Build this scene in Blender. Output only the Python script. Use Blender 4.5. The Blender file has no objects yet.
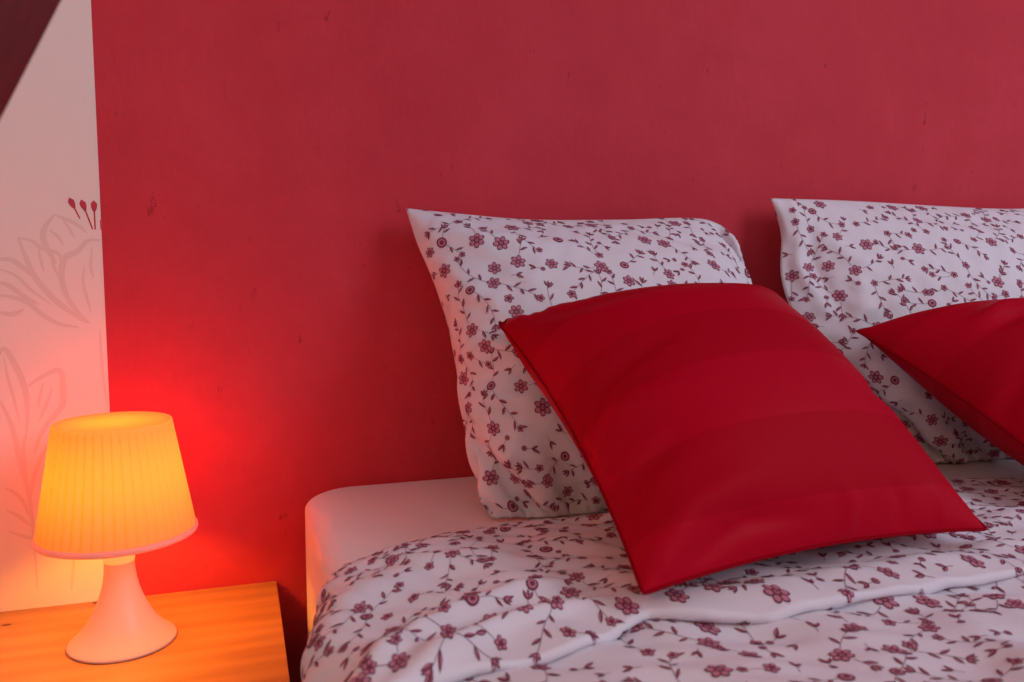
import bpy, math, random
import numpy as np
from mathutils import Vector

# ------------------------------------------------------------------ camera
sc = bpy.context.scene
col = sc.collection
yw, pt = math.radians(18), math.radians(5.5)
cam_d = bpy.data.cameras.new('camera')
cam_d.sensor_width = 36.0
cam_d.lens = 850.0 / 1024.0 * 36.0
cam_d.clip_start = 0.02
cam = bpy.data.objects.new('camera', cam_d)
col.objects.link(cam)
cam.location = (0.0, -1.2843, 0.98)
cam.rotation_euler = (math.pi / 2 - pt, 0.0, -yw)
cam_d.dof.use_dof = True
cam_d.dof.focus_distance = 1.30
cam_d.dof.aperture_fstop = 7.0
sc.camera = cam

# ------------------------------------------------------------------ world, daylight, exposure
sc.view_settings.view_transform = 'Standard'
sc.view_settings.look = 'None'
sc.view_settings.gamma = 1.0
sc.view_settings.use_curve_mapping = False
sc.view_settings.exposure = 0.0
w = bpy.data.worlds.new('world')
sc.world = w
w.use_nodes = True
w.node_tree.nodes['Background'].inputs[0].default_value = (0.67, 0.58, 0.70, 1)
w.node_tree.nodes['Background'].inputs[1].default_value = 0.53


def area(name, loc, target, size, power, color):
    d = bpy.data.lights.new(name, 'AREA')
    d.shape = 'RECTANGLE'
    d.size, d.size_y = size
    d.energy = power
    d.color = color
    o = bpy.data.objects.new(name, d)
    col.objects.link(o)
    o.location = loc
    o.rotation_euler = (Vector(target) - Vector(loc)).to_track_quat('-Z', 'Y').to_euler()
    return o


area('window_daylight', (2.3, -2.4, 2.3), (0.8, -0.2, 0.8), (1.2, 1.4), 34.0, (0.74, 0.83, 1.0))
area('added_warm_fill', (-0.45, -1.45, 1.5), (0.2, 0.0, 0.7), (0.5, 0.5), 2.6, (1.0, 0.45, 0.12))  # added fill with no known source, warms wallpaper, wall and pillow edges


# ------------------------------------------------------------------ materials
def mat(name, color, rough=0.6, **kw):
    m = bpy.data.materials.new(name)
    m.use_nodes = True
    b = m.node_tree.nodes['Principled BSDF']
    b.inputs['Base Color'].default_value = (*color, 1)
    b.inputs['Roughness'].default_value = rough
    for k, v in kw.items():
        b.inputs[k].default_value = v
    return m


def N(m, t, **kw):
    n = m.node_tree.nodes.new(t)
    for k, v in kw.items():
        setattr(n, k, v)
    return n


def L(m, a, b):
    m.node_tree.links.new(a, b)


def noise(m, scale, detail=4, rough=0.5, coords=None, stretch=None):
    n = N(m, 'ShaderNodeTexNoise')
    n.inputs['Scale'].default_value = scale
    n.inputs['Detail'].default_value = detail
    n.inputs['Roughness'].default_value = rough
    tc = N(m, 'ShaderNodeTexCoord')
    src = tc.outputs[coords or 'Object']
    if stretch:
        mp = N(m, 'ShaderNodeMapping')
        mp.inputs['Scale'].default_value = stretch
        L(m, src, mp.inputs[0])
        src = mp.outputs[0]
    L(m, src, n.inputs[0])
    return n


def bump(m, src, strength, dist=0.001, prev=None):
    b = N(m, 'ShaderNodeBump')
    b.inputs['Strength'].default_value = strength
    b.inputs['Distance'].default_value = dist
    L(m, src, b.inputs['Height'])
    if prev:
        L(m, prev, b.inputs['Normal'])
    L(m, b.outputs[0], m.node_tree.nodes['Principled BSDF'].inputs['Normal'])
    return b.outputs[0]


def ramp(m, src, stops):
    r = N(m, 'ShaderNodeValToRGB')
    el = r.color_ramp.elements
    while len(el) < len(stops):
        el.new(0.5)
    for e, (p, c) in zip(el, stops):
        e.position = p
        e.color = (*c, 1)
    L(m, src, r.inputs[0])
    return r.outputs[0]


def to_base(m, out):
    L(m, out, m.node_tree.nodes['Principled BSDF'].inputs['Base Color'])


# red wall: painted plaster, faint brush relief, chips
M_red = mat('red_painted_plaster', (0.42, 0.022, 0.04), 0.75, **{'Specular IOR Level': 0.08})
n1 = noise(M_red, 3.0, 5, 0.6)
n1.inputs['Detail'].default_value = 10
n1.inputs['Roughness'].default_value = 0.72
base_red = ramp(M_red, n1.outputs[0], [(0.32, (0.52, 0.038, 0.055)), (0.5, (0.57, 0.045, 0.063)), (0.68, (0.62, 0.055, 0.077))])
chip = noise(M_red, 26, 5, 0.75, stretch=(1, 1, 0.6))
cr_ = ramp(M_red, chip.outputs[0], [(0.31, (0.62, 0.62, 0.62)), (0.37, (1, 1, 1))])
mxr = N(M_red, 'ShaderNodeMix')
mxr.data_type = 'RGBA'
mxr.blend_type = 'MULTIPLY'
mxr.inputs[0].default_value = 1.0
L(M_red, base_red, mxr.inputs[6])
L(M_red, cr_, mxr.inputs[7])
to_base(M_red, mxr.outputs[2])
n2 = noise(M_red, 60, 6, 0.65, stretch=(1, 1, 0.45))
p = bump(M_red, n2.outputs[0], 0.6, 0.0022)
n3 = noise(M_red, 14, 3, 0.5)
bump(M_red, n3.outputs[0], 0.35, 0.004, p)

M_paper = mat('pale_wallpaper', (0.82, 0.715, 0.675), 0.65)
n1 = noise(M_paper, 300, 2, 0.5, stretch=(1, 1, 0.05))
bump(M_paper, n1.outputs[0], 0.12, 0.0006)
M_line = mat('wallpaper_faint_drawing', (0.735, 0.61, 0.56), 0.6)
M_bud = mat('wallpaper_red_print', (0.50, 0.03, 0.06), 0.5)


def fabric(name, color, rough=0.85, weave=900):
    m = mat(name, color, rough, **{'Sheen Weight': 0.15, 'Sheen Roughness': 0.5, 'Specular IOR Level': 0.25})
    nn = noise(m, weave, 2, 0.5)
    q = bump(m, nn.outputs[0], 0.25, 0.0004)
    n_ = noise(m, 38, 3, 0.55)
    bump(m, n_.outputs[0], 0.25, 0.0030, q)
    return m


M_cloth = fabric('white_cotton', (0.76, 0.71, 0.75))
M_sheet = fabric('ivory_jersey_sheet', (0.78, 0.71, 0.68))
M_pd = mat('burgundy_print', (0.19, 0.028, 0.062), 0.85)
M_pp = mat('rose_print', (0.52, 0.20, 0.27), 0.85)
M_ps = mat('mauve_stem_print', (0.30, 0.19, 0.24), 0.85)

# satin cushion with woven stripes (UV in metres)
M_satin = mat('red_striped_satin', (0.50, 0.0, 0.02), 0.5, **{'Specular IOR Level': 0.06})
tc = N(M_satin, 'ShaderNodeTexCoord')
sp = N(M_satin, 'ShaderNodeSeparateXYZ')
L(M_satin, tc.outputs['UV'], sp.inputs[0])
ma = N(M_satin, 'ShaderNodeMath', operation='MULTIPLY_ADD')
L(M_satin, sp.outputs[1], ma.inputs[0])
ma.inputs[1].default_value = 1 / 0.15
ma.inputs[2].default_value = 0.19
fr = N(M_satin, 'ShaderNodeMath', operation='FRACT')
L(M_satin, ma.outputs[0], fr.inputs[0])
st = N(M_satin, 'ShaderNodeMath', operation='LESS_THAN')
L(M_satin, fr.outputs[0], st.inputs[0])
st.inputs[1].default_value = 0.5
bs = M_satin.node_tree.nodes['Principled BSDF']
to_base(M_satin, ramp(M_satin, st.outputs[0], [(0.0, (0.395, 0.0, 0.011)), (1.0, (0.44, 0.0, 0.014))]))
mr = N(M_satin, 'ShaderNodeMapRange')
L(M_satin, st.outputs[0], mr.inputs[0])
mr.inputs[3].default_value = 0.62
mr.inputs[4].default_value = 0.50
L(M_satin, mr.outputs[0], bs.inputs['Roughness'])
n1 = noise(M_satin, 9, 3, 0.5)
q = bump(M_satin, n1.outputs[0], 0.25, 0.008)
n1 = noise(M_satin, 1200, 2, 0.5)
bump(M_satin, n1.outputs[0], 0.12, 0.0003, q)
M_piping = mat('dark_red_piping', (0.25, 0.0, 0.006), 0.7, **{'Specular IOR Level': 0.05})

# wood
M_wood = mat('honey_pine', (0.6, 0.33, 0.14), 0.42)
n1 = noise(M_wood, 5, 6, 0.6, stretch=(0.5, 5, 5))
n2 = N(M_wood, 'ShaderNodeTexWave')
n2.bands_direction = 'Y'
n2.inputs['Scale'].default_value = 6
n2.inputs['Distortion'].default_value = 5
n2.inputs['Detail'].default_value = 3
n2.inputs['Detail Scale'].default_value = 1.2
tcw = N(M_wood, 'ShaderNodeTexCoord')
mpw = N(M_wood, 'ShaderNodeMapping')
mpw.inputs['Scale'].default_value = (0.35, 1.4, 1.0)
L(M_wood, tcw.outputs['Object'], mpw.inputs[0])
L(M_wood, mpw.outputs[0], n2.inputs[0])
mixw = N(M_wood, 'ShaderNodeMix')
mixw.data_type = 'FLOAT'
mixw.inputs[0].default_value = 0.16
L(M_wood, n1.outputs[0], mixw.inputs[2])
L(M_wood, n2.outputs['Fac'], mixw.inputs[3])
to_base(M_wood, ramp(M_wood, mixw.outputs[0], [(0.3, (0.40, 0.165, 0.045)), (0.5, (0.50, 0.225, 0.065)), (0.7, (0.57, 0.27, 0.085))]))
M_knot = mat('pine_knot', (0.14, 0.05, 0.02), 0.5)

M_beam = mat('dark_stained_oak', (0.10, 0.022, 0.022), 0.38)
n1 = noise(M_beam, 8, 5, 0.6, stretch=(6, 6, 0.6))
to_base(M_beam, ramp(M_beam, n1.outputs[0], [(0.3, (0.06, 0.014, 0.014)), (0.7, (0.13, 0.035, 0.035))]))
M_floor = mat('floor_boards', (0.28, 0.15, 0.08), 0.5)
n1 = noise(M_floor, 4, 5, 0.6, stretch=(8, 0.7, 1))
to_base(M_floor, ramp(M_floor, n1.outputs[0], [(0.3, (0.20, 0.10, 0.05)), (0.7, (0.33, 0.18, 0.09))]))

M_plastic = mat('white_lamp_plastic', (0.74, 0.56, 0.47), 0.38)


# ------------------------------------------------------------------ mesh helpers
def link_mesh(name, verts, faces, mats, parent=None, smooth=True, mat_idx=None, uvs=None):
    me = bpy.data.meshes.new(name)
    me.from_pydata([tuple(v) for v in verts], [], [tuple(f) for f in faces])
    for m_ in (mats if isinstance(mats, (list, tuple)) else [mats]):
        me.materials.append(m_)
    if smooth:
        me.polygons.foreach_set('use_smooth', [True] * len(me.polygons))
    if mat_idx is not None:
        me.polygons.foreach_set('material_index', mat_idx)
    if uvs is not None:
        lay = me.uv_layers.new(name='UVMap')
        li = np.zeros(len(me.loops), dtype=np.int32)
        me.loops.foreach_get('vertex_index', li)
        lay.data.foreach_set('uv', np.asarray(uvs, dtype=np.float32)[li].ravel())
    me.update()
    o = bpy.data.objects.new(name, me)
    col.objects.link(o)
    if parent:
        o.parent = parent
    return o


def tag(o, label=None, cat=None, group=None, kind=None):
    for k, v in (('label', label), ('category', cat), ('group', group), ('kind', kind)):
        if v:
            o[k] = v
    return o


def empty(name, loc, rz=0.0):
    o = bpy.data.objects.new(name, None)
    o.empty_display_size = 0.05
    col.objects.link(o)
    o.location = loc
    o.rotation_euler = (0, 0, rz)
    return o


def box_data(x0, x1, y0, y1, z0, z1):
    v = [(x0, y0, z0), (x1, y0, z0), (x1, y1, z0), (x0, y1, z0), (x0, y0, z1), (x1, y0, z1), (x1, y1, z1), (x0, y1, z1)]
    f = [(0, 3, 2, 1), (4, 5, 6, 7), (0, 1, 5, 4), (1, 2, 6, 5), (2, 3, 7, 6), (3, 0, 4, 7)]
    return v, f


def box(name, b, m, parent=None, bevel=0.0, seg=3):
    v, f = box_data(*b)
    o = link_mesh(name, v, f, m, parent, smooth=False)
    if bevel:
        md = o.modifiers.new('bevel', 'BEVEL')
        md.width = bevel
        md.segments = seg
        o.data.polygons.foreach_set('use_smooth', [True] * len(o.data.polygons))
        wn = o.modifiers.new('wn', 'WEIGHTED_NORMAL')
        wn.keep_sharp = True
    return o


def lathe(name, prof, m, parent=None, seg=96, rfun=None, cap=False):
    """prof: list of (r, z)"""
    V, F = [], []
    for i, (r, z) in enumerate(prof):
        for k in range(seg):
            a = 2 * math.pi * k / seg
            rr = r if rfun is None else rfun(r, z, a, i)
            V.append((rr * math.cos(a), rr * math.sin(a), z))
    for i in range(len(prof) - 1):
        for k in range(seg):
            k2 = (k + 1) % seg
            F.append((i * seg + k, i * seg + k2, (i + 1) * seg + k2, (i + 1) * seg + k))
    if cap:
        for i in (0, len(prof) - 1):
            c = len(V)
            V.append((0, 0, prof[i][1]))
            for k in range(seg):
                F.append((i * seg + k, i * seg + (k + 1) % seg, c))
    return link_mesh(name, V, F, m, parent)


def tube(name, pts, r, m, parent=None, seg=8, closed=False):
    pts = [Vector(p_) for p_ in pts]
    n = len(pts)
    V, F = [], []
    prev = None
    for i, p_ in enumerate(pts):
        a = pts[(i - 1) % n] if (closed or i > 0) else p_
        b = pts[(i + 1) % n] if (closed or i < n - 1) else p_
        t = (b - a).normalized()
        if prev is None:
            prev = t.orthogonal().normalized()
        u = (prev - t * prev.dot(t)).normalized()
        prev = u
        v_ = t.cross(u)
        for k in range(seg):
            an = 2 * math.pi * k / seg
            V.append(p_ + (u * math.cos(an) + v_ * math.sin(an)) * r)
    for i in range(n if closed else n - 1):
        j = (i + 1) % n
        for k in range(seg):
            k2 = (k + 1) % seg
            F.append((i * seg + k, i * seg + k2, j * seg + k2, j * seg + k))
    if not closed:
        F.append(tuple(range(seg))[::-1])
        F.append(tuple((n - 1) * seg + k for k in range(seg)))
    return link_mesh(name, V, F, m, parent)


# ------------------------------------------------------------------ room
def struct(o):
    o['kind'] = 'structure'
    return o


XP = -0.1715   # where the wallpaper ends and the red paint begins
v, f = box_data(-1.6, 3.6, 0.0, 0.12, 0.0, 2.5)
struct(link_mesh('wall_back', v, f, M_red, smooth=False))
struct(box('floor', (-1.6, 3.6, -3.2, 0.12, -0.05, 0.0), M_floor))
struct(box('wall_left_unseen', (-0.76, -0.64, -3.2, 0.0, 0.0, 2.5), M_paper))  # unseen wall, set close in to block ambient and bounce the lamp
struct(box('baseboard_back', (0.15, 3.6, -0.015, 0.0, 0.0, 0.08), M_paper, bevel=0.003))


# wallpaper strip: sheet with drawn blossoms (thin printed ribbons within the same mesh)
def wallpaper():
    V, F, MI = [], [], []
    v_, f_ = box_data(-1.6, XP, -0.0008, 0.0, 0.0, 2.5)
    V += v_
    F += f_
    MI += [0] * len(f_)

    def cr(P, n=10):
        P = [np.array(q, float) for q in P]
        P = [2 * P[0] - P[1]] + P + [2 * P[-1] - P[-2]]
        out = []
        for i in range(1, len(P) - 2):
            for t in np.linspace(0, 1, n, endpoint=False):
                a, b, c, d = P[i - 1:i + 3]
                out.append(0.5 * ((2 * b) + (-a + c) * t + (2 * a - 5 * b + 4 * c - d) * t * t + (-a + 3 * b - 3 * c + d) * t ** 3))
        out.append(P[-2])
        return np.array(out)

    cnt = [0]

    def ribbon(P, wd, mi, taper=True, n=10):
        C = cr(P, n)
        T = np.gradient(C, axis=0)
        T /= np.linalg.norm(T, axis=1)[:, None] + 1e-9
        Nn = np.stack([-T[:, 1], T[:, 0]], 1)
        tt = np.linspace(0, 1, len(C))
        wv = wd * (0.35 + 0.65 * np.sin(np.pi * tt)) if taper else np.interp(tt, np.linspace(0, 1, len(wd)), wd)
        cnt[0] += 1
        yy = -0.0009 - 0.000004 * (cnt[0] % 40)
        b = len(V)
        for c, n_, q_ in zip(C, Nn, wv):
            for s in (1, -1):
                e = c + n_ * q_ * s * 0.5
                V.append((min(e[0], XP), yy, e[1]))
        for i in range(len(C) - 1):
            F.append((b + 2 * i, b + 2 * i + 1, b + 2 * i + 3, b + 2 * i + 2))
            MI.append(mi)

    # control points are in photo-measured wall coordinates (x, z) metres
    S = 0.001

    def W(px, py):   # measured grid of the drawing -> wall metres
        return (-0.3038 + 0.001302 * px + (py - 300) * 0.0 , 1.3225 - 0.001302 * py - 0.00012 * px)

    for P, wd in PETALS:
        ribbon([W(*q_) for q_ in P], wd * 1.35, 1)
    # red stamens
    for (hx, hz, bx, bz, tilt) in ((-0.2072, 1.0578, -0.1972, 1.0345, 0), (-0.1932, 1.0555, -0.1822, 1.0205, 0), (-0.1792, 1.0545, -0.1790, 1.0200, 0)):
        H, B = np.array([hx, hz]), np.array([bx, bz])
        d = (B - H)
        Ln = np.linalg.norm(d)
        d /= Ln
        pts = [H - d * 0.0045, H, H + d * 0.0055, H + d * 0.010, H + d * 0.0105, B]
        ribbon(pts, [0.0012, 0.0082, 0.0070, 0.0028, 0.0020, 0.0018], 2, taper=False, n=6)
    ribbon([(-0.1722, 1.033), (-0.1719, 1.020)], [0.0012, 0.0012], 2, taper=False, n=3)
    o = link_mesh('trim_1', V, F, [M_paper, M_line, M_bud], smooth=False, mat_idx=MI)
    struct(o)
    o['label'] = 'pale wallpaper strip with faint blossom drawing and red stamens'


PETALS = [
    # upper blossom (photo pixels of the drawing)
    ([(58, 212), (49, 226), (47, 238), (52, 252), (58, 262)], 0.006),
    ([(58, 212), (70, 216), (80, 221), (88, 228)], 0.004),
    ([(53, 228), (60, 234), (66, 243)], 0.003),
    ([(66, 216), (72, 226), (76, 234)], 0.003),
    ([(24, 239), (30, 258), (36, 275), (46, 290), (60, 305), (78, 318), (86, 322)], 0.006),
    ([(24, 239), (36, 241), (44, 247), (60, 252), (62, 262)], 0.004),
    ([(42, 248), (44, 262), (46, 272)], 0.003),
    ([(54, 252), (55, 264), (60, 278)], 0.003),
    ([(100, 234), (88, 236), (78, 248), (66, 256), (62, 275), (66, 295), (76, 312), (86, 322)], 0.006),
    ([(92, 242), (90, 262), (92, 275)], 0.003),
    ([(84, 262), (82, 280), (86, 300), (88, 310)], 0.003),
    ([(0, 264), (16, 262), (28, 270), (36, 278)], 0.005),
    ([(0, 286), (12, 288), (26, 298), (40, 306)], 0.005),
    ([(0, 300), (14, 300), (30, 305), (42, 316), (58, 325), (76, 327)], 0.005),
    ([(0, 316), (14, 318), (26, 312)], 0.005),
    ([(4, 272), (20, 278), (34, 292), (52, 306)], 0.003),
    ([(-20, 276), (-8, 268), (0, 264)], 0.005),
    ([(-30, 300), (-12, 306), (0, 300)], 0.005),
    # right half continues, cut by the paint edge
    ([(96, 328), (96, 350), (97, 380), (100, 410)], 0.003),
    # lower blossom
    ([(0, 362), (6, 354), (14, 368), (22, 392), (24, 415), (22, 440)], 0.006),
    ([(5, 362), (8, 385), (12, 405), (16, 430)], 0.003),
    ([(26, 392), (38, 382), (56, 374), (58, 396), (56, 412), (44, 428), (34, 445), (28, 462)], 0.006),
    ([(40, 388), (36, 402), (34, 415)], 0.003),
    ([(48, 392), (42, 410), (34, 428)], 0.003),
    ([(-10, 395), (2, 415), (10, 440), (14, 470), (20, 500), (23, 540), (24, 610)], 0.005),
    ([(22, 440), (18, 460), (20, 490)], 0.004),
    ([(0, 500), (8, 505), (16, 516), (20, 530)], 0.004),
    ([(0, 524), (10, 530), (22, 541)], 0.004),
    ([(0, 546), (14, 552), (30, 556)], 0.004),
    ([(46, 445), (34, 468), (26, 490), (22, 515)], 0.004),
    ([(66, 560), (60, 580), (58, 598), (56, 612)], 0.003),
    ([(40, 500), (32, 520), (28, 545)], 0.003),
]
wallpaper()

# dark slanting roof brace close to the camera
bm_dir = Vector((0.039, -0.004, 0.076)).normalized()
p0 = Vector((-0.129, -0.707, 1.056))
side = Vector((-bm_dir.z, 0, bm_dir.x)).normalized()
start = p0 - bm_dir * ((p0.z - 0.0) / bm_dir.z)
length = 2.5 / bm_dir.z
V, F = [], []
c_ = 0.006
sec = [(c_, 0), (0.13 - c_, 0), (0.13, c_), (0.13, 0.12 - c_), (0.13 - c_, 0.12), (c_, 0.12), (0, 0.12 - c_), (0, c_)]
rnd = random.Random(4)
nb = 50
for i in range(nb + 1):
    t = length * i / nb
    for (a, b) in sec:
        q_ = start + bm_dir * t + side * (a + rnd.uniform(-1, 1) * 0.0006) - Vector((0, 1, 0)) * b
        V.append(q_)
for i in range(nb):
    for k in range(8):
        k2 = (k + 1) % 8
        F.append((i * 8 + k, i * 8 + k2, (i + 1) * 8 + k2, (i + 1) * 8 + k))
F.append(tuple(range(8))[::-1])
F.append(tuple(nb * 8 + k for k in range(8)))
o = link_mesh('roof_brace', V, F, M_beam, smooth=False)
struct(o)
o['label'] = 'dark stained timber brace slanting past the upper left corner'


# ------------------------------------------------------------------ nightstand
ns = empty('nightstand', (-0.254, -0.2, 0.0))
tag(ns, 'honey coloured wooden nightstand beside the bed with the lamp on it', 'nightstand')


def nsb(name, b, m=M_wood, bev=0.002, parent=ns):
    x0, x1, y0, y1, z0, z1 = b
    return box(name, (x0 + 0.254, x1 + 0.254, y0 + 0.2, y1 + 0.2, z0, z1), m, parent, bev)


top = nsb('tabletop', (-0.554, 0.046, -0.40, -0.001, 0.478, 0.50), bev=0.0015)
nsb('side_panel', (-0.545, -0.527, -0.39, -0.004, 0.0, 0.478))
nsb('side_panel', (0.019, 0.037, -0.39, -0.004, 0.0, 0.478))
nsb('back_panel', (-0.527, 0.019, -0.016, -0.006, 0.04, 0.478))
nsb('bottom_panel', (-0.527, 0.019, -0.385, -0.016, 0.04, 0.058))
dr = nsb('drawer', (-0.524, 0.016, -0.392, -0.374, 0.33, 0.474))
kn = lathe('knob', [(0.005, 0.0), (0.006, 0.008), (0.013, 0.014), (0.015, 0.02), (0.011, 0.026), (0.0005, 0.028)], M_wood, dr, 24)
kn.rotation_euler = (math.pi / 2, 0, 0)
kn.location = (-0.254 + 0.254, -0.392 + 0.2, 0.402)
# knots of the wood, drawn as thin discs set in the board
for (kx, ky, ra, rb) in ((-0.197, -0.008, 0.0075, 0.0050), (-0.300, -0.052, 0.006, 0.003)):
    kv = [(kx + 0.254, ky + 0.2, 0.5004)] + [(kx + 0.254 + ra * math.cos(math.pi * k / 10), ky + 0.2 + rb * math.sin(math.pi * k / 10), 0.5003) for k in range(20)]
    link_mesh('wood_knot', kv, [(0, 1 + k, 1 + (k + 1) % 20) for k in range(20)], M_knot, top)

# ------------------------------------------------------------------ table lamp
lamp = empty('table_lamp', (-0.1485, -0.150, 0.5))
tag(lamp, 'lit white plastic table lamp with pleated shade on the nightstand', 'lamp')
prof = [(0.0615, 0.0), (0.0638, 0.0010), (0.0640, 0.0026), (0.0622, 0.0046), (0.0580, 0.0080), (0.0525, 0.0130), (0.0465, 0.0195), (0.0405, 0.0275),
        (0.0350, 0.0370), (0.0300, 0.0475), (0.0255, 0.0590), (0.0220, 0.0705), (0.0195, 0.0820), (0.0182, 0.0930), (0.0178, 0.1030), (0.0178, 0.1045)]
lathe('base', prof, M_plastic, lamp, 96)
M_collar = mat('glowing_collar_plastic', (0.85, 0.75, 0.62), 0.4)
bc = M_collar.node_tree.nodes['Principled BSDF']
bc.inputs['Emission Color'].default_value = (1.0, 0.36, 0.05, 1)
bc.inputs['Emission Strength'].default_value = 0.45  # emission put in for the bulb light passing through the collar
lathe('collar', [(0.0172, 0.1040), (0.0180, 0.1050), (0.0184, 0.1065), (0.0184, 0.150), (0.0185, 0.152), (0.013, 0.152)], M_collar, lamp, 48)

# shade: thin translucent pleated plastic with warm bulb inside
M_shade = bpy.data.materials.new('translucent_lamp_plastic')
M_shade.use_nodes = True
nt = M_shade.node_tree
for n_ in list(nt.nodes):
    nt.nodes.remove(n_)
mo = nt.nodes.new('ShaderNodeOutputMaterial')
mx = nt.nodes.new('ShaderNodeMixShader')
td = nt.nodes.new('ShaderNodeBsdfTranslucent')
dd = nt.nodes.new('ShaderNodeBsdfDiffuse')
ad = nt.nodes.new('ShaderNodeAddShader')
em = nt.nodes.new('ShaderNodeEmission')
td.inputs[0].default_value = (0.85, 0.150, 0.032, 1)
dd.inputs[0].default_value = (0.80, 0.42, 0.22, 1)
em.inputs[0].default_value = (1.0, 0.25, 0.02, 1)
em.inputs[1].default_value = 0.06
mx.inputs[0].default_value = 0.55
nt.links.new(td.outputs[0], mx.inputs[1])
nt.links.new(dd.outputs[0], mx.inputs[2])
tr = nt.nodes.new('ShaderNodeBsdfTransparent')
tr.inputs[0].default_value = (1.0, 0.9, 0.75, 1)
mt_ = nt.nodes.new('ShaderNodeMixShader')
mt_.inputs[0].default_value = 0.0
nt.links.new(mx.outputs[0], mt_.inputs[1])
nt.links.new(tr.outputs[0], mt_.inputs[2])
nt.links.new(mt_.outputs[0], ad.inputs[0])
nt.links.new(em.outputs[0], ad.inputs[1])
nt.links.new(ad.outputs[0], mo.inputs[0])

NP = 46


def pleat(r, z, a, i):
    k = 1.0
    if z < 0.1465 or z > 0.2795:
        k = 0.0
    ph = (a * NP / (2 * math.pi)) % 1.0
    s = abs(ph - 0.5) * 2          # 0 centre of the pleat, 1 groove
    return r - k * 0.0022 * (s ** 3)


sh = []
for i in range(22):
    t = i / 21
    sh.append((0.0915 + (0.0680 - 0.0915) * t, 0.1455 + 0.135 * t))
sh += [(0.0672, 0.2815), (0.0655, 0.2815), (0.0640, 0.2805), (0.057, 0.2802), (0.04, 0.2806), (0.02, 0.2810), (0.0005, 0.2812)]
lathe('lamp_shade', sh, M_shade, lamp, NP * 8, pleat)
M_rim = bpy.data.materials.new('lamp_rim_plastic')
M_rim = mat('lamp_rim_plastic', (0.84, 0.70, 0.62), 0.4)
rn = M_rim.node_tree
rt = rn.nodes.new('ShaderNodeBsdfTranslucent')
rt.inputs[0].default_value = (0.75, 0.38, 0.28, 1)
rx = rn.nodes.new('ShaderNodeMixShader')
rx.inputs[0].default_value = 0.40
rn.links.new(rn.nodes['Principled BSDF'].outputs[0], rx.inputs[1])
rn.links.new(rt.outputs[0], rx.inputs[2])
rn.links.new(rx.outputs[0], rn.nodes['Material Output'].inputs[0])
lathe('shade_rim', [(0.0905, 0.1462), (0.0922, 0.1462), (0.0938, 0.1442), (0.0942, 0.1415), (0.0934, 0.1392), (0.0915, 0.1385), (0.0905, 0.1400), (0.0905, 0.1462)], M_rim, lamp, 128)
M_bulb = bpy.data.materials.new('bulb_glow')
M_bulb.use_nodes = True
bn = M_bulb.node_tree
bt = bn.nodes.new('ShaderNodeBsdfTransparent')
bx = bn.nodes.new('ShaderNodeMixShader')
bx.inputs[0].default_value = 0.04
bn.links.new(bt.outputs[0], bx.inputs[1])
bn.links.new(bn.nodes['Principled BSDF'].outputs[0], bx.inputs[2])
bn.links.new(bx.outputs[0], bn.nodes['Material Output'].inputs[0])
lathe('bulb', [(0.010, 0.150), (0.012, 0.162), (0.020, 0.176), (0.025, 0.192), (0.0245, 0.206), (0.018, 0.219), (0.008, 0.226), (0.0005, 0.227)], M_bulb, lamp, 32)
for nm, zz, en, rad in (('bulb_light', 0.210, 3.1, 0.02),):
    pl = bpy.data.lights.new(nm, 'POINT')
    pl.energy = en
    pl.color = (1.0, 0.39, 0.03)
    pl.shadow_soft_size = rad
    po = bpy.data.objects.new(nm, pl)
    col.objects.link(po)
    po.parent = lamp
    po.location = (0, 0, zz)
tube('power_cord', [(0.0, 0.058, 0.003), (-0.004, 0.085, 0.003), (-0.012, 0.115, 0.003), (-0.016, 0.135, 0.003), (-0.018, 0.1462, 0.001)], 0.0025, M_plastic, lamp)


# ------------------------------------------------------------------ bed
BX0, BX1, BY0, BY1, BZ = 0.085, 1.685, -2.0, -0.003, 0.642


def rounded_slab(name, x0, x1, y0, y1, z0, z1, rc, re, m, parent=None, ripple=0.0, seed=1):
    rg = np.random.default_rng(seed)
    path = []
    cs = [(x0 + rc, y0 + rc, 180), (x1 - rc, y0 + rc, 270), (x1 - rc, y1 - rc, 0), (x0 + rc, y1 - rc, 90)]
    for i, (cx, cy, a0) in enumerate(cs):
        for k in range(17):
            a = math.radians(a0 + 90 * k / 16)
            path.append((cx + rc * math.cos(a), cy + rc * math.sin(a), math.cos(a), math.sin(a)))
        nx = cs[(i + 1) % 4]
        a = math.radians(a0 + 90)
        ax, ay = cx + rc * math.cos(a), cy + rc * math.sin(a)
        bx_, by_ = nx[0] + rc * math.cos(a), nx[1] + rc * math.sin(a)
        for k in range(1, 60):
            t = k / 60
            path.append((ax + (bx_ - ax) * t, ay + (by_ - ay) * t, math.cos(a), math.sin(a)))
    n = len(path)
    rings = []
    for k in range(7):
        a = math.radians(90 * k / 6)
        rings.append((-re + re * math.sin(a), z0 + re - re * math.cos(a)))
    for k in range(1, 8):
        rings.append((0.0, z0 + re + (z1 - z0 - 2 * re) * k / 8))
    for k in range(9):
        a = math.radians(90 * k / 8)
        rings.append((-1.8 * re + 1.8 * re * math.cos(a), z1 - re + re * math.sin(a)))
    V, F = [], []
    ph = rg.uniform(0, 6, 6)
    for (off, z) in rings:
        for j, (x, y, nx_, ny_) in enumerate(path):
            rp = ripple * (math.sin(j * 0.23 + ph[0]) + math.sin(j * 0.51 + ph[1] + z * 8) * 0.6) * (1 if off > -re * 0.9 else 0.2)
            V.append((x + nx_ * (off + rp), y + ny_ * (off + rp * 0.3), z))
    for i in range(len(rings) - 1):
        for j in range(n):
            j2 = (j + 1) % n
            F.append((i * n + j, i * n + j2, (i + 1) * n + j2, (i + 1) * n + j))
    F.append(tuple(range(n))[::-1])
    F.append(tuple((len(rings) - 1) * n + j for j in range(n)))
    return link_mesh(name, V, F, m, parent)


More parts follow.
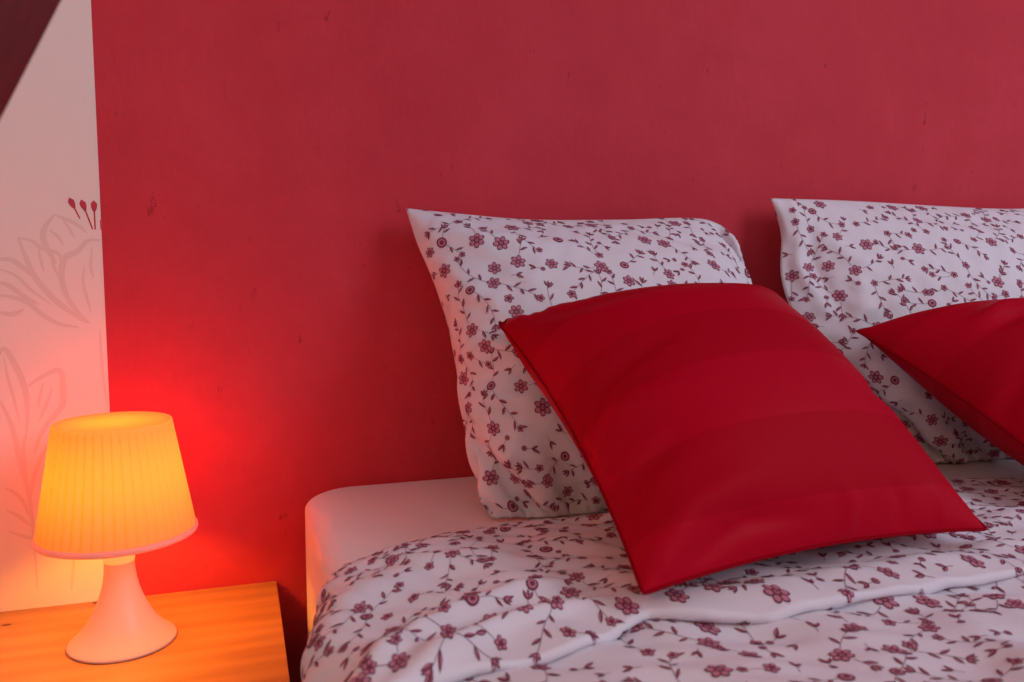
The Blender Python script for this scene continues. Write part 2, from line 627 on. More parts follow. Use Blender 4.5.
bed = empty('bed', ((BX0 + BX1) / 2, -1.0, 0.0))
tag(bed, 'double bed with mattress in an ivory fitted sheet under floral bedding', 'bed')


def bedpart(o):
    o.parent = bed
    o.location = (-(BX0 + BX1) / 2, 1.0, 0)
    return o


mt = bedpart(rounded_slab('mattress', BX0, BX1, BY0 - 1.99, BY1, 0.42, BZ, 0.075, 0.018, M_sheet, ripple=0.0007))
mt['label'] = 'mattress in an ivory fitted sheet'
bedpart(box('bed_frame', (BX0 + 0.01, BX1 - 0.01, -1.99, -0.02, 0.22, 0.419), M_wood, bevel=0.006))
for (x, y) in ((BX0 + 0.06, -0.07), (BX1 - 0.06, -0.07), (BX0 + 0.06, -1.93), (BX1 - 0.06, -1.93)):
    bedpart(box('leg', (x - 0.03, x + 0.03, y - 0.03, y + 0.03, 0.0, 0.22), M_wood, bevel=0.004))


# ------------------------------------------------------------------ printed cotton: motifs laid on the cloth surface
def normals_of(G):
    du = np.gradient(G, axis=1)
    dv = np.gradient(G, axis=0)
    n = np.cross(du, dv)
    return n / (np.linalg.norm(n, axis=2, keepdims=True) + 1e-12)


class Cloth:
    """grid of points with fabric coordinates in metres; collects faces of the cloth and of its print"""

    def __init__(self):
        self.V, self.F, self.MI, self.UV = [], [], [], []
        self.n = 0

    def add(self, v, f, mi, uv):
        self.V.append(np.asarray(v, float))
        self.F += [tuple(int(a) + self.n for a in q_) for q_ in f]
        self.MI += [mi] * len(f)
        self.UV.append(np.asarray(uv, float))
        self.n += len(v)

    def build(self, name, mats, parent=None):
        return link_mesh(name, np.concatenate(self.V), self.F, mats, parent, mat_idx=self.MI, uvs=np.concatenate(self.UV))


def sampler(G, Nn, W, H):
    n, m = G.shape[:2]

    def S(uv, off):
        uv = np.asarray(uv, float)
        j = np.clip(uv[:, 0] / W * (m - 1), 0, m - 1.0001)
        i = np.clip(uv[:, 1] / H * (n - 1), 0, n - 1.0001)
        j0, i0 = j.astype(int), i.astype(int)
        a, b = (j - j0)[:, None], (i - i0)[:, None]

        def bl(A):
            return A[i0, j0] * (1 - a) * (1 - b) + A[i0, j0 + 1] * a * (1 - b) + A[i0 + 1, j0] * (1 - a) * b + A[i0 + 1, j0 + 1] * a * b
        q_ = bl(Nn)
        q_ /= np.linalg.norm(q_, axis=1, keepdims=True) + 1e-9
        return bl(G) + q_ * off
    return S


def motifs(W, H, seed, pad=0.004, ban=None):
    """floral sprigs in fabric metres -> list of (points, faces, layer)  layer 0 stem 1 dark 2 rose 3 dark centre"""
    rg = random.Random(seed)
    out = []
    cell = 0.0062
    occ = set()

    def key(x, y):
        return (int(math.floor(x / cell)), int(math.floor(y / cell)))

    def free(x, y, r):
        if not (pad + r * 0.6 < x < W - pad - r * 0.6 and pad + r * 0.6 < y < H - pad - r * 0.6):
            return False
        if ban and (ban(x, y - 0.6 * r) or ban(x, y + 0.6 * r) or ban(x, y)):
            return False
        k = max(0, int(round(r / cell - 0.3)))
        kx, ky = key(x, y)
        return all((kx + a, ky + b) not in occ for a in range(-k, k + 1) for b in range(-k, k + 1))

    def take(x, y, r):
        k = max(0, int(round(r / cell - 0.3)))
        kx, ky = key(x, y)
        for a in range(-k, k + 1):
            for b in range(-k, k + 1):
                occ.add((kx + a, ky + b))

    def clampp(P):
        return [(min(max(a, 0.001), W - 0.001), min(max(b, 0.001), H - 0.001)) for a, b in P]

    def fan(P, lay):
        c = (sum(a for a, _ in P) / len(P), sum(b for _, b in P) / len(P))
        out.append((clampp([c] + P), [(0, k + 1, (k + 1) % len(P) + 1) for k in range(len(P))], lay))

    def ring2(c, P, lay):
        # fan with a middle ring so that the patch follows the cloth
        n = len(P)
        mid = [((a + c[0]) / 2, (b + c[1]) / 2) for a, b in P]
        pts = [c] + mid + P
        fs = [(0, k + 1, (k + 1) % n + 1) for k in range(n)] + [(k + 1, n + k + 1, n + (k + 1) % n + 1, (k + 1) % n + 1) for k in range(n)]
        out.append((clampp(pts), fs, lay))

    def leaf(x, y, a, ln, wd, two=True):
        ca, sa = math.cos(a), math.sin(a)

        def T(u, v_):
            return (x + u * ca - v_ * sa, y + u * sa + v_ * ca)
        prof_ = [(0, 0), (0.2, 0.62), (0.45, 1), (0.72, 0.72), (1, 0), (0.72, -0.72), (0.45, -1), (0.2, -0.62)]
        fan([T(u * ln, v_ * wd * 0.5) for u, v_ in prof_], 1)
        if two:
            s = rg.choice((1, -1))
            fan([T(u * ln, v_ * wd * 0.5) for u, v_ in [(0.22, 0.05 * s), (0.3, 0.5 * s), (0.5, 0.66 * s), (0.72, 0.4 * s), (0.85, 0.04 * s)]], 2)

    def flower(x, y, R, petals=6):
        ph = rg.uniform(0, 6.28)
        nn = petals * 6
        ring2((x, y), [(x + R * (0.66 + 0.34 * abs(math.cos(petals * 0.5 * (2 * math.pi * k / nn)))) * math.cos(ph + 2 * math.pi * k / nn),
                        y + R * (0.66 + 0.34 * abs(math.cos(petals * 0.5 * (2 * math.pi * k / nn)))) * math.sin(ph + 2 * math.pi * k / nn)) for k in range(nn)], 1)
        for k in range(petals):
            a = ph + 2 * math.pi * k / petals
            cx, cy = x + R * 0.60 * math.cos(a), y + R * 0.60 * math.sin(a)
            ra, rb = R * 0.27, R * 0.26
            fan([(cx + ra * math.cos(t) * math.cos(a) - rb * math.sin(t) * math.sin(a), cy + ra * math.cos(t) * math.sin(a) + rb * math.sin(t) * math.cos(a)) for t in [2 * math.pi * q_ / 7 for q_ in range(7)]], 2)
        if R > 0.007:
            fan([(x + R * 0.20 * math.cos(t), y + R * 0.20 * math.sin(t)) for t in [2 * math.pi * q_ / 7 for q_ in range(7)]], 2)
            fan([(x + R * 0.09 * math.cos(t), y + R * 0.09 * math.sin(t)) for t in [2 * math.pi * q_ / 5 for q_ in range(5)]], 3)

    def rosette(x, y, R):
        for q0, lay in ((1.0, 1), (0.72, 2), (0.40, 3)):
            nn = 12
            (fan)([(x + R * q0 * math.cos(2 * math.pi * k / nn), y + R * q0 * math.sin(2 * math.pi * k / nn)) for k in range(nn)], lay)

    def stem(P, wd=0.00055):
        P = np.array(P)
        T = np.gradient(P, axis=0)
        T /= np.linalg.norm(T, axis=1)[:, None] + 1e-12
        Nn = np.stack([-T[:, 1], T[:, 0]], 1) * wd * 0.5
        pts = []
        for q_, n_ in zip(P, Nn):
            pts += [tuple(q_ + n_), tuple(q_ - n_)]
        out.append((clampp(pts), [(2 * k, 2 * k + 1, 2 * k + 3, 2 * k + 2) for k in range(len(P) - 1)], 0))

    # vines
    tries = int(W * H / (0.030 * 0.030) * 2.2)
    for _ in range(tries):
        x, y = rg.uniform(0, W), rg.uniform(0, H)
        if not free(x, y, 0.011):
            continue
        kind = rg.random()
        R = rg.uniform(0.0070, 0.0095) if kind < 0.55 else rg.uniform(0.0045, 0.006)
        if kind < 0.88:
            flower(x, y, R, 6 if R > 0.0065 else 5)
        else:
            rosette(x, y, R * 1.1)
        take(x, y, R + 0.002)
        for b in range(rg.choice((1, 2, 2))):
            a = rg.uniform(0, 6.28)
            curv = rg.uniform(-26, 26)
            ln = rg.uniform(0.020, 0.048)
            P = []
            px_, py_ = x + math.cos(a) * R, y + math.sin(a) * R
            step = 0.002
            k = 0
            okv = True
            leaves = []
            while k * step < ln:
                P.append((px_, py_))
                a += curv * step
                px_ += math.cos(a) * step
                py_ += math.sin(a) * step
                k += 1
                if k > 3 and not free(px_, py_, 0.002):
                    break
                if k % 4 == 3:
                    leaves.append((px_, py_, a, (k // 4) % 2))
            if len(P) < 5:
                continue
            stem(P)
            for (lx, ly, la, sd) in leaves:
                s = 1 if sd else -1
                aa = la + s * rg.uniform(0.6, 1.1)
                l2 = rg.uniform(0.0085, 0.0115)
                if free(lx + math.cos(aa) * l2 * 0.7, ly + math.sin(aa) * l2 * 0.7, 0.002):
                    leaf(lx, ly, aa, l2, rg.uniform(0.0027, 0.0036))
                    take(lx + math.cos(aa) * l2 * 0.5, ly + math.sin(aa) * l2 * 0.5, 0.002)
            ex, ey = P[-1]
            for q_ in P:
                take(q_[0], q_[1], 0.001)
            u = rg.random()
            if u < 0.45:
                flower(ex + math.cos(a) * 0.004, ey + math.sin(a) * 0.004, rg.uniform(0.0040, 0.0052), 5)
                take(ex, ey, 0.006)
            else:
                for da in (-0.55, 0.0, 0.55):
                    leaf(ex, ey, a + da, 0.0085, 0.0032)
                take(ex, ey, 0.006)
    # loose little sprigs in the gaps
    for _ in range(int(W * H / (0.012 * 0.012) * 1.0)):
        x, y = rg.uniform(0, W), rg.uniform(0, H)
        if not free(x, y, 0.0085):
            continue
        a = rg.uniform(0, 6.28)
        leaf(x, y, a, 0.0095, 0.0033)
        leaf(x, y, a + 0.9, 0.0080, 0.0030)
        stem([(x - math.cos(a + 0.3) * 0.0015 * k, y - math.sin(a + 0.3 + 0.05 * k) * 0.0015 * k) for k in range(5)])
        if rg.random() < 0.5:
            rosette(x - math.cos(a + 0.4) * 0.0075, y - math.sin(a + 0.4) * 0.0075, 0.0028)
        take(x, y, 0.006)
    return out


PRINT_MATS = [M_cloth, M_ps, M_pd, M_pp, M_pd]


def print_on(cl, S, W, H, seed, flip=False, keep=None, mul=1.0, ban=None):
    offs = (0.00035, 0.0005, 0.0007, 0.0009)
    k_ = 1.18
    mlist = [([(a * k_, b * k_) for a, b in p_], f_, l_) for p_, f_, l_ in motifs(W / k_, H / k_, seed, ban=(lambda x, y: ban(x * k_, y * k_)) if ban else None)]
    for lay in range(4):
        P, Fs, base = [], [], 0
        for pts, fs, l_ in mlist:
            if l_ != lay:
                continue
            if keep is not None and not keep(pts[0]):
                continue
            P += pts
            Fs += [tuple(a + base for a in (q_[::-1] if flip else q_)) for q_ in fs]
            base += len(pts)
        if P:
            cl.add(S(P, offs[lay] * mul), Fs, lay + 1, P)


def grid_faces(n, m, flip=False):
    idx = np.arange(n * m).reshape(n, m)
    q_ = np.stack([idx[:-1, :-1], idx[:-1, 1:], idx[1:, 1:], idx[1:, :-1]], -1).reshape(-1, 4)
    return q_[:, ::-1] if flip else q_


# ------------------------------------------------------------------ smooth noise helper
def wavefield(seed, n, lo, hi, ang=None, spread=3.2):
    rg = np.random.default_rng(seed)
    ks = rg.uniform(1 / hi, 1 / lo, n) * 2 * np.pi
    th = rg.uniform(-spread, spread, n) + (ang or 0)
    ph = rg.uniform(0, 2 * np.pi, n)

    def f_(x, y):
        s = 0
        for k, t, p_ in zip(ks, th, ph):
            s = s + np.sin(k * (x * np.cos(t) + y * np.sin(t)) + p_)
        return s / math.sqrt(n)
    return f_


def sstep(t):
    t = np.clip(t, 0, 1)
    return t * t * (3 - 2 * t)


def poly_dist(x, y, P):
    """unsigned distance and position along a polyline"""
    best = np.full(np.shape(x), 1e9)
    tpos = np.zeros(np.shape(x))
    n = len(P) - 1
    for i in range(n):
        ax, ay = P[i]
        bx_, by_ = P[i + 1]
        dx, dy = bx_ - ax, by_ - ay
        t = np.clip(((x - ax) * dx + (y - ay) * dy) / (dx * dx + dy * dy), 0, 1)
        d = np.hypot(x - ax - t * dx, y - ay - t * dy)
        s = d < best
        best = np.where(s, d, best)
        tpos = np.where(s, (i + t) / n, tpos)
    return best, tpos


# ------------------------------------------------------------------ duvet
HEM = [(-0.30, -0.455), (-0.05, -0.435), (0.010, -0.418), (0.048, -0.405), (0.086, -0.388), (0.125, -0.362), (0.160, -0.338), (0.209, -0.316), (0.276, -0.302),
       (0.334, -0.295), (0.50, -0.300), (0.80, -0.296), (0.998, -0.302), (1.10, -0.335), (1.3, -0.33), (1.6, -0.34), (2.1, -0.35)]
FOLD = [(-0.35, -0.86), (-0.10, -0.80), (0.05, -0.735), (0.163, -0.690), (0.25, -0.672), (0.306, -0.648), (0.339, -0.634), (0.384, -0.657), (0.44, -0.672),
        (0.503, -0.670), (0.597, -0.668), (0.674, -0.660), (0.757, -0.662), (1.0, -0.665), (1.4, -0.69), (2.1, -0.70)]
RIDGES = [
    ([(0.02, -0.76), (0.075, -0.690), (0.119, -0.630), (0.171, -0.586), (0.246, -0.553), (0.31, -0.545)], 0.012, 0.013),
    ([(0.06, -0.76), (0.096, -0.700), (0.145, -0.660), (0.206, -0.622), (0.269, -0.602), (0.33, -0.600)], 0.012, 0.012),
    ([(0.00, -0.66), (0.041, -0.599), (0.082, -0.530), (0.172, -0.455), (0.285, -0.436)], 0.008, 0.026),
    ([(0.393, -0.628), (0.458, -0.628), (0.528, -0.623), (0.661, -0.610), (0.804, -0.607), (1.1, -0.60)], 0.006, 0.022),
    ([(0.60, -0.55), (0.757, -0.536), (0.899, -0.522), (1.1, -0.53)], 0.007, 0.020),
    ([(0.80, -0.43), (0.95, -0.42), (1.2, -0.44)], 0.006, 0.022),
    ([(0.30, -0.93), (0.50, -0.84), (0.75, -0.80), (1.1, -0.79)], 0.008, 0.030),
    ([(0.60, -0.70), (0.58, -0.80), (0.50, -0.95)], 0.006, 0.022),
]
wf1 = wavefield(11, 9, 0.10, 0.30)
wf2 = wavefield(12, 10, 0.035, 0.09, ang=1.3, spread=0.7)


def duvet_thick(a, y, v_):
    t = 0.0062 + 0.0215 * (1 - np.exp(-v_ / 0.035))
    side_k = sstep((0.12 - a) / 0.14)
    t = t + side_k * 0.014 * sstep((v_ - 0.02) / 0.16)
    env = sstep(v_ / 0.07)
    t = t + env * (0.0032 * wf1(a, y) + 0.0017 * wf2(a, y))
    for P, amp, wd in RIDGES:
        d, tp = poly_dist(a, y, P)
        t = t + env * amp * np.exp(-(d / wd) ** 2) * np.sin(np.pi * np.clip(tp * 0.94 + 0.03, 0, 1)) ** 0.6
    return t


def duvet_pos(a, v_):
    """a: unfolded x coordinate, v_: distance from the head hem"""
    yh = np.interp(a, [q_[0] for q_ in HEM], [q_[1] for q_ in HEM])
    y = yh - v_
    t = duvet_thick(a, y, v_)
    yf = np.interp(a, [q_[0] for q_ in FOLD], [q_[1] for q_ in FOLD])
    d = yf + 0.018 - y
    # upper layer swells before the fold, drops over it
    t = t + 0.003 * np.exp(-((d + 0.020) / 0.030) ** 2) * (d < 0)
    up = 0.003 * np.exp(-((np.minimum(d, 0) + 0.020) / 0.030) ** 2)
    drop = sstep(d / 0.008)
    t = t - 0.003 * np.exp(-((d + 0.020) / 0.030) ** 2) * (d < 0) + up * (1 - drop)
    t = t - drop * 0.010 + 0.005 * sstep((d - 0.012) / 0.07) * drop
    sh = -0.012 * sstep((d + 0.03) / 0.03) * (1 - sstep((d - 0.003) / 0.009)) + 0.012 * sstep((d - 0.003) / 0.009) * (1 - sstep((d - 0.012) / 0.035))
    yy = y + sh
    # mattress cross-section
    r = 0.019
    half = (BX1 - BX0) / 2
    cx = (BX0 + BX1) / 2
    s = a - cx
    sg = np.sign(s)
    e = np.abs(s) - (half - r)        # >0: starts around the edge
    th = np.clip(e / (r + 0.0), 0, None)
    Rr = r + 0.040                      # arc length taken along the duvet's mid surface
    arc = math.pi * Rr / 2
    ang = np.clip(e / Rr, 0, math.pi / 2)
    down = np.clip(e - arc, 0, None)
    mx_ = np.where(e < 0, np.abs(s), half - r + r * np.sin(ang))
    mz = np.where(e < 0, BZ, BZ - r + r * np.cos(ang) - down)
    nx_, nz = np.sin(ang), np.cos(ang)
    hang = sstep(down / 0.25)
    t = t + hang * 0.008 * np.sin(y * 38 + 1.0)
    x = cx + sg * (mx_ + nx_ * t)
    z = mz + nz * t
    return np.stack([x, yy, z], -1)


A = np.linspace(BX0 - 0.26, BX1 + 0.26, 470)
Vv = np.concatenate([[0.0, 0.0015], np.arange(0.004, 0.27, 0.0036), np.arange(0.27, 0.46, 0.0017), np.arange(0.46, 0.62, 0.0036), np.linspace(0.62, 1.66, 90)])
AA, VV = np.meshgrid(A, Vv)
DG = duvet_pos(AA, VV)
Dn = normals_of(DG)
Dn = -Dn if Dn[60, 240, 2] < 0 else Dn

duvet_cl = Cloth()
nD, mD = DG.shape[:2]
uvD = np.stack([AA - A[0], VV], -1)
duvet_cl.add(DG.reshape(-1, 3), grid_faces(nD, mD, flip=True), 0, uvD.reshape(-1, 2))
# turned-under strip at the head hem and thickness of the duvet below
under = DG[0:1].repeat(4, axis=0).copy()
for k in range(4):
    under[k] = DG[0] - Dn[3] * (0.0010 * k) + np.array([0, -0.004 * k * k * 0.5, 0])
duvet_cl.add(under.reshape(-1, 3), grid_faces(4, mD), 0, np.zeros((4 * mD, 2)))


def dsamp(uv, off):
    uv = np.asarray(uv, float)
    return duvet_pos(uv[:, 0] + A[0], uv[:, 1]) + off * sampn(uv)


sn = sampler(np.zeros_like(DG), Dn, A[-1] - A[0], 1.0)


def sampn(uv):
    i = np.interp(uv[:, 1], Vv, np.arange(nD))
    q_ = np.stack([uv[:, 0], i / (nD - 1)], 1)
    return sn(q_, 1.0)


def on_fold(u, v_):
    a = u + A[0]
    yh = np.interp(a, [q_[0] for q_ in HEM], [q_[1] for q_ in HEM])
    d = np.interp(a, [q_[0] for q_ in FOLD], [q_[1] for q_ in FOLD]) + 0.018 - (yh - v_)
    return 0.000 < d < 0.011


print_on(duvet_cl, dsamp, A[-1] - A[0], 1.12, 21, flip=False, mul=1.2, ban=on_fold)
duvet = duvet_cl.build('duvet', PRINT_MATS)
tag(duvet, 'white duvet with small burgundy flowers spread over the double bed', 'duvet')

# height lookup of the duvet (for things lying on it)
hx = np.linspace(0.0, 1.8, 181)
hy = np.linspace(-1.2, 0.0, 121)
HZ = np.full((121, 181), BZ + 0.001)
ii = np.clip(np.round((DG[..., 1] + 1.2) / 0.01).astype(int), 0, 120)
jj = np.clip(np.round(DG[..., 0] / 0.01).astype(int), 0, 180)
np.maximum.at(HZ, (ii.ravel(), jj.ravel()), DG[..., 2].ravel())


def look(Hm, x0, y0, step, x, y):
    j = np.clip((x - x0) / step, 0, Hm.shape[1] - 1.001)
    i = np.clip((y - y0) / step, 0, Hm.shape[0] - 1.001)
    j0, i0 = j.astype(int), i.astype(int)
    a, b = j - j0, i - i0
    return Hm[i0, j0] * (1 - a) * (1 - b) + Hm[i0, j0 + 1] * a * (1 - b) + Hm[i0 + 1, j0] * (1 - a) * b + Hm[i0 + 1, j0 + 1] * a * b


# ------------------------------------------------------------------ filled cases (relaxed cloth, two layers sewn at the rim)
def resample(P, n):
    P = np.array(P, float)
    Q = [2 * P[0] - P[1]] + list(P) + [2 * P[-1] - P[-2]]
    out = []
    for i in range(1, len(Q) - 2):
        a, b, c, d = Q[i - 1:i + 3]
        for t in np.linspace(0, 1, 24, endpoint=False):
            out.append(0.5 * ((2 * b) + (-a + c) * t + (2 * a - 5 * b + 4 * c - d) * t * t + (-a + 3 * b - 3 * c + d) * t ** 3))
    out.append(P[-1])
    out = np.array(out)
    s = np.concatenate([[0], np.cumsum(np.linalg.norm(np.diff(out, axis=0), axis=1))])
    u = np.linspace(0, s[-1], n)
    return np.stack([np.interp(u, s, out[:, k]) for k in range(3)], 1), s[-1]


def upsample(G):
    for ax in (0, 1):
        G = np.moveaxis(G, ax, 0)
        Gp = np.concatenate([2 * G[:1] - G[1:2], G, 2 * G[-1:] - G[-2:-1]])
        mid = (-Gp[:-3] + 9 * Gp[1:-2] + 9 * Gp[2:-1] - Gp[3:]) / 16
        out = np.empty((2 * len(G) - 1,) + G.shape[1:])
        out[0::2] = G
        out[1::2] = mid
        G = np.moveaxis(out, 0, ax)
    return G


def case(left, top, right, bottom, n, m, slack, pfront, pback, iters, collide=None, hold=0.35, seed=0, bend=0.12, jitter=0.003, WH=None, out_dir=None):
    """boundary curves run: left/right bottom->top, top/bottom left->right; rows i bottom->top"""
    Lf, l1 = resample(left, n)
    Rt, l2 = resample(right, n)
    Tp, l3 = resample(top, m)
    Bt, l4 = resample(bottom, m)
    v_ = np.linspace(0, 1, n)[:, None, None]
    u_ = np.linspace(0, 1, m)[None, :, None]
    Cn = (1 - u_) * Lf[:, None] + u_ * Rt[:, None] + (1 - v_) * Bt[None] + v_ * Tp[None] - (
        (1 - u_) * (1 - v_) * Bt[0] + u_ * (1 - v_) * Bt[-1] + (1 - u_) * v_ * Tp[0] + u_ * v_ * Tp[-1])
    Wd, Hd = WH if WH else (max(l3, l4) * slack, max(l1, l2) * slack)
    ru, rv = Wd / (m - 1), Hd / (n - 1)
    rdg = math.hypot(ru, rv)
    nr = normals_of(Cn)
    # orient towards out_dir
    if np.mean(nr @ np.array(out_dir)) < 0:
        nr = -nr
    sgn_front = 1.0 if np.mean(normals_of(Cn) @ np.array(out_dir)) > 0 else -1.0
    bul = (np.sin(np.pi * v_) * np.sin(np.pi * u_)) ** 0.7
    rg = np.random.default_rng(seed)
    fx = wavefield(seed + 5, 10, 0.08, 0.22)
    uu, vv = np.meshgrid(np.linspace(0, Wd, m), np.linspace(0, Hd, n))
    jit = fx(uu, vv)[..., None] * jitter
    X = np.stack([Cn + nr * (bul * 0.03 + jit * bul), Cn - nr * (bul * 0.02 - jit * bul)])
    T = Cn.copy()
    bmask = np.zeros((n, m), bool)
    bmask[0], bmask[-1], bmask[:, 0], bmask[:, -1] = True, True, True, True
    Xp = X.copy()
    sg = np.array([1.0, -1.0])[:, None, None, None] * sgn_front

    def con(a, b, rest, st):
        d = b - a
        ln = np.sqrt((d * d).sum(-1, keepdims=True)) + 1e-9
        c = d * ((ln - rest) / ln * 0.5 * st)
        a += c
        b -= c

    def conmin(a, b, rest, st):      # bending: only resists getting closer
        d = b - a
        ln = np.sqrt((d * d).sum(-1, keepdims=True)) + 1e-9
        c = d * (np.minimum(ln - rest, 0) / ln * 0.5 * st)
        a += c
        b -= c

    for it in range(iters):
        vel = (X - Xp) * 0.88
        Xp = X.copy()
        nn = np.stack([normals_of(X[0]), normals_of(X[1])]) * sg
        ramp_ = min(1.0, it / 60)
        pr = np.array([pfront, pback])[:, None, None, None] * ramp_
        X = X + vel + nn * pr
        X[..., 2] -= 0.000012
        for _ in range(3):
            for p_ in (0, 1):
                e = X.shape[2] - 1
                con(X[:, :, p_:e:2], X[:, :, p_ + 1::2][:, :, :len(range(p_, e, 2))], ru, 0.9)
                e = X.shape[1] - 1
                con(X[:, p_:e:2], X[:, p_ + 1::2][:, :len(range(p_, e, 2))], rv, 0.9)
                con(X[:, p_:e:2, :-1], X[:, p_ + 1::2, 1:][:, :len(range(p_, e, 2))], rdg, 0.35)
                con(X[:, p_:e:2, 1:], X[:, p_ + 1::2, :-1][:, :len(range(p_, e, 2))], rdg, 0.35)
            for p_ in (0, 1, 2, 3):
                a = X[:, :, p_:-4:4]
                b = X[:, :, p_ + 4::4][:, :, :a.shape[2]]
                conmin(a, b[:, :, :a.shape[2]], ru * 4, bend)
                a = X[:, p_:-4:4]
                b = X[:, p_ + 4::4][:, :a.shape[1]]
                conmin(a, b, rv * 4, bend)
            avg = (X[0] + X[1]) / 2
            avg = avg + (T - avg) * hold
            for c in ((0, 0), (0, -1), (-1, 0), (-1, -1)):
                avg[c] = T[c]
            X[:, bmask] = avg[bmask]
            if collide:
                X = collide(X)
    return X, Wd, Hd, sgn_front


def finish_case(name, X, Wd, Hd, sf, mats, printed=None, detail=None):
    G0, G1 = upsample(X[0]), upsample(X[1])
    if detail is not None:
        n, m = G0.shape[:2]
        uu, vv = np.meshgrid(np.linspace(0, Wd, m), np.linspace(0, Hd, n))
        env = np.minimum.reduce([uu, vv, Wd - uu, Hd - vv]) / 0.014
        env = sstep(env)[..., None]
        G0 = G0 + normals_of(G0) * sf * env * detail(uu, vv)[..., None]
    n, m = G0.shape[:2]
    cl = Cloth()
    uu, vv = np.meshgrid(np.linspace(0, Wd, m), np.linspace(0, Hd, n))
    uv = np.stack([uu, vv], -1).reshape(-1, 2)
    fF = grid_faces(n, m, flip=sf < 0)
    fB = grid_faces(n, m, flip=sf > 0)
    # share the rim
    idx0 = np.arange(n * m).reshape(n, m)
    idx1 = np.full((n, m), -1)
    rim = np.zeros((n, m), bool)
    rim[0], rim[-1], rim[:, 0], rim[:, -1] = True, True, True, True
    idx1[rim] = idx0[rim]
    idx1[~rim] = n * m + np.arange((~rim).sum())
    Vall = np.concatenate([G0.reshape(-1, 3), G1[~rim]])
    uvall = np.concatenate([uv, uv.reshape(n, m, 2)[~rim]])
    faces = [tuple(q_) for q_ in fF] + [tuple(idx1.ravel()[list(q_)]) for q_ in fB]
    cl.add(Vall, faces, 0, uvall)
    if printed is not None:
        N0 = normals_of(G0) * sf
        N1 = -normals_of(G1) * sf
        print_on(cl, sampler(G0, N0, Wd, Hd), Wd, Hd, printed, flip=sf < 0)
        print_on(cl, sampler(G1, N1, Wd, Hd), Wd, Hd, printed + 1, flip=sf > 0)
    rimpts = list(G0[0]) + list(G0[1:, -1]) + list(G0[-1, ::-1][1:]) + list(G0[::-1, 0][1:-1])
    return cl.build(name, mats), rimpts, G0


def pillow_collide(X):
    X[..., 1] = np.minimum(X[..., 1], -0.006)
    X[..., 2] = np.maximum(X[..., 2], BZ + 0.002)
    return X


def creases(lst):
    def f_(u, v_):
        s_ = 0.0
        for P, amp, wd in lst:
            d, tp = poly_dist(u, v_, P)
            s_ = s_ + amp * np.exp(-(d / wd) ** 2) * np.sin(np.pi * np.clip(tp * 0.9 + 0.05, 0, 1))
        return s_
    return f_


OUT = (0, -0.9, 0.43)
cr1 = creases([([(0.00, 0.150), (0.07, 0.165), (0.16, 0.130)], 0.008, 0.013), ([(0.00, 0.185), (0.07, 0.200), (0.15, 0.175)], -0.006, 0.011),
               ([(0.00, 0.225), (0.06, 0.240), (0.14, 0.205)], 0.007, 0.013), ([(0.01, 0.080), (0.08, 0.095), (0.15, 0.070)], 0.007, 0.013),
               ([(0.01, 0.300), (0.05, 0.310), (0.10, 0.280)], 0.005, 0.012), ([(0.02, 0.430), (0.10, 0.385), (0.24, 0.360)], 0.006, 0.022),
               ([(0.03, 0.400), (0.09, 0.350), (0.12, 0.280)], -0.006, 0.022), ([(0.30, 0.42), (0.42, 0.40), (0.50, 0.41)], -0.004, 0.016)])
cr2 = creases([([(0.030, 0.43), (0.024, 0.36), (0.045, 0.28)], 0.007, 0.010), ([(0.050, 0.43), (0.045, 0.36), (0.065, 0.28)], -0.006, 0.010),
               ([(0.05, 0.42), (0.11, 0.35), (0.08, 0.25)], 0.007, 0.015), ([(0.02, 0.22), (0.09, 0.27), (0.17, 0.30)], 0.007, 0.014),
               ([(0.02, 0.17), (0.10, 0.20), (0.20, 0.17)], -0.006, 0.014), ([(0.03, 0.12), (0.12, 0.14), (0.24, 0.10)], 0.007, 0.015),
               ([(0.10, 0.05), (0.20, 0.07), (0.32, 0.04)], 0.006, 0.013), ([(0.22, 0.45), (0.36, 0.42), (0.52, 0.44)], -0.004, 0.02)])
crc = creases([([(0.00, 0.205), (0.06, 0.235), (0.15, 0.250)], -0.008, 0.014), ([(0.00, 0.165), (0.06, 0.185), (0.15, 0.170)], 0.007, 0.018),
               ([(0.01, 0.015), (0.07, 0.060), (0.16, 0.075)], 0.008, 0.016), ([(0.00, 0.060), (0.04, 0.110), (0.10, 0.130)], -0.008, 0.014),
               ([(0.05, 0.010), (0.12, 0.035), (0.20, 0.030)], -0.006, 0.011), ([(0.24, 0.0), (0.25, 0.035), (0.235, 0.06)], 0.003, 0.009),
               ([(0.31, 0.0), (0.315, 0.03), (0.30, 0.055)], -0.003, 0.009), ([(0.37, 0.0), (0.37, 0.03), (0.355, 0.055)], 0.003, 0.009),
               ([(0.43, 0.42), (0.36, 0.37), (0.28, 0.35)], 0.005, 0.022), ([(0.02, 0.41), (0.08, 0.37), (0.15, 0.35)], -0.004, 0.016),
               ([(0.43, 0.16), (0.38, 0.17), (0.31, 0.15)], -0.004, 0.014)])
crd = creases([([(0.10, 0.30), (0.16, 0.315), (0.22, 0.30)], 0.008, 0.012), ([(0.09, 0.275), (0.15, 0.285), (0.22, 0.275)], -0.008, 0.011),
               ([(0.00, 0.16), (0.07, 0.20), (0.15, 0.21)], -0.006, 0.016), ([(0.02, 0.40), (0.10, 0.36), (0.2, 0.35)], 0.005, 0.02)])
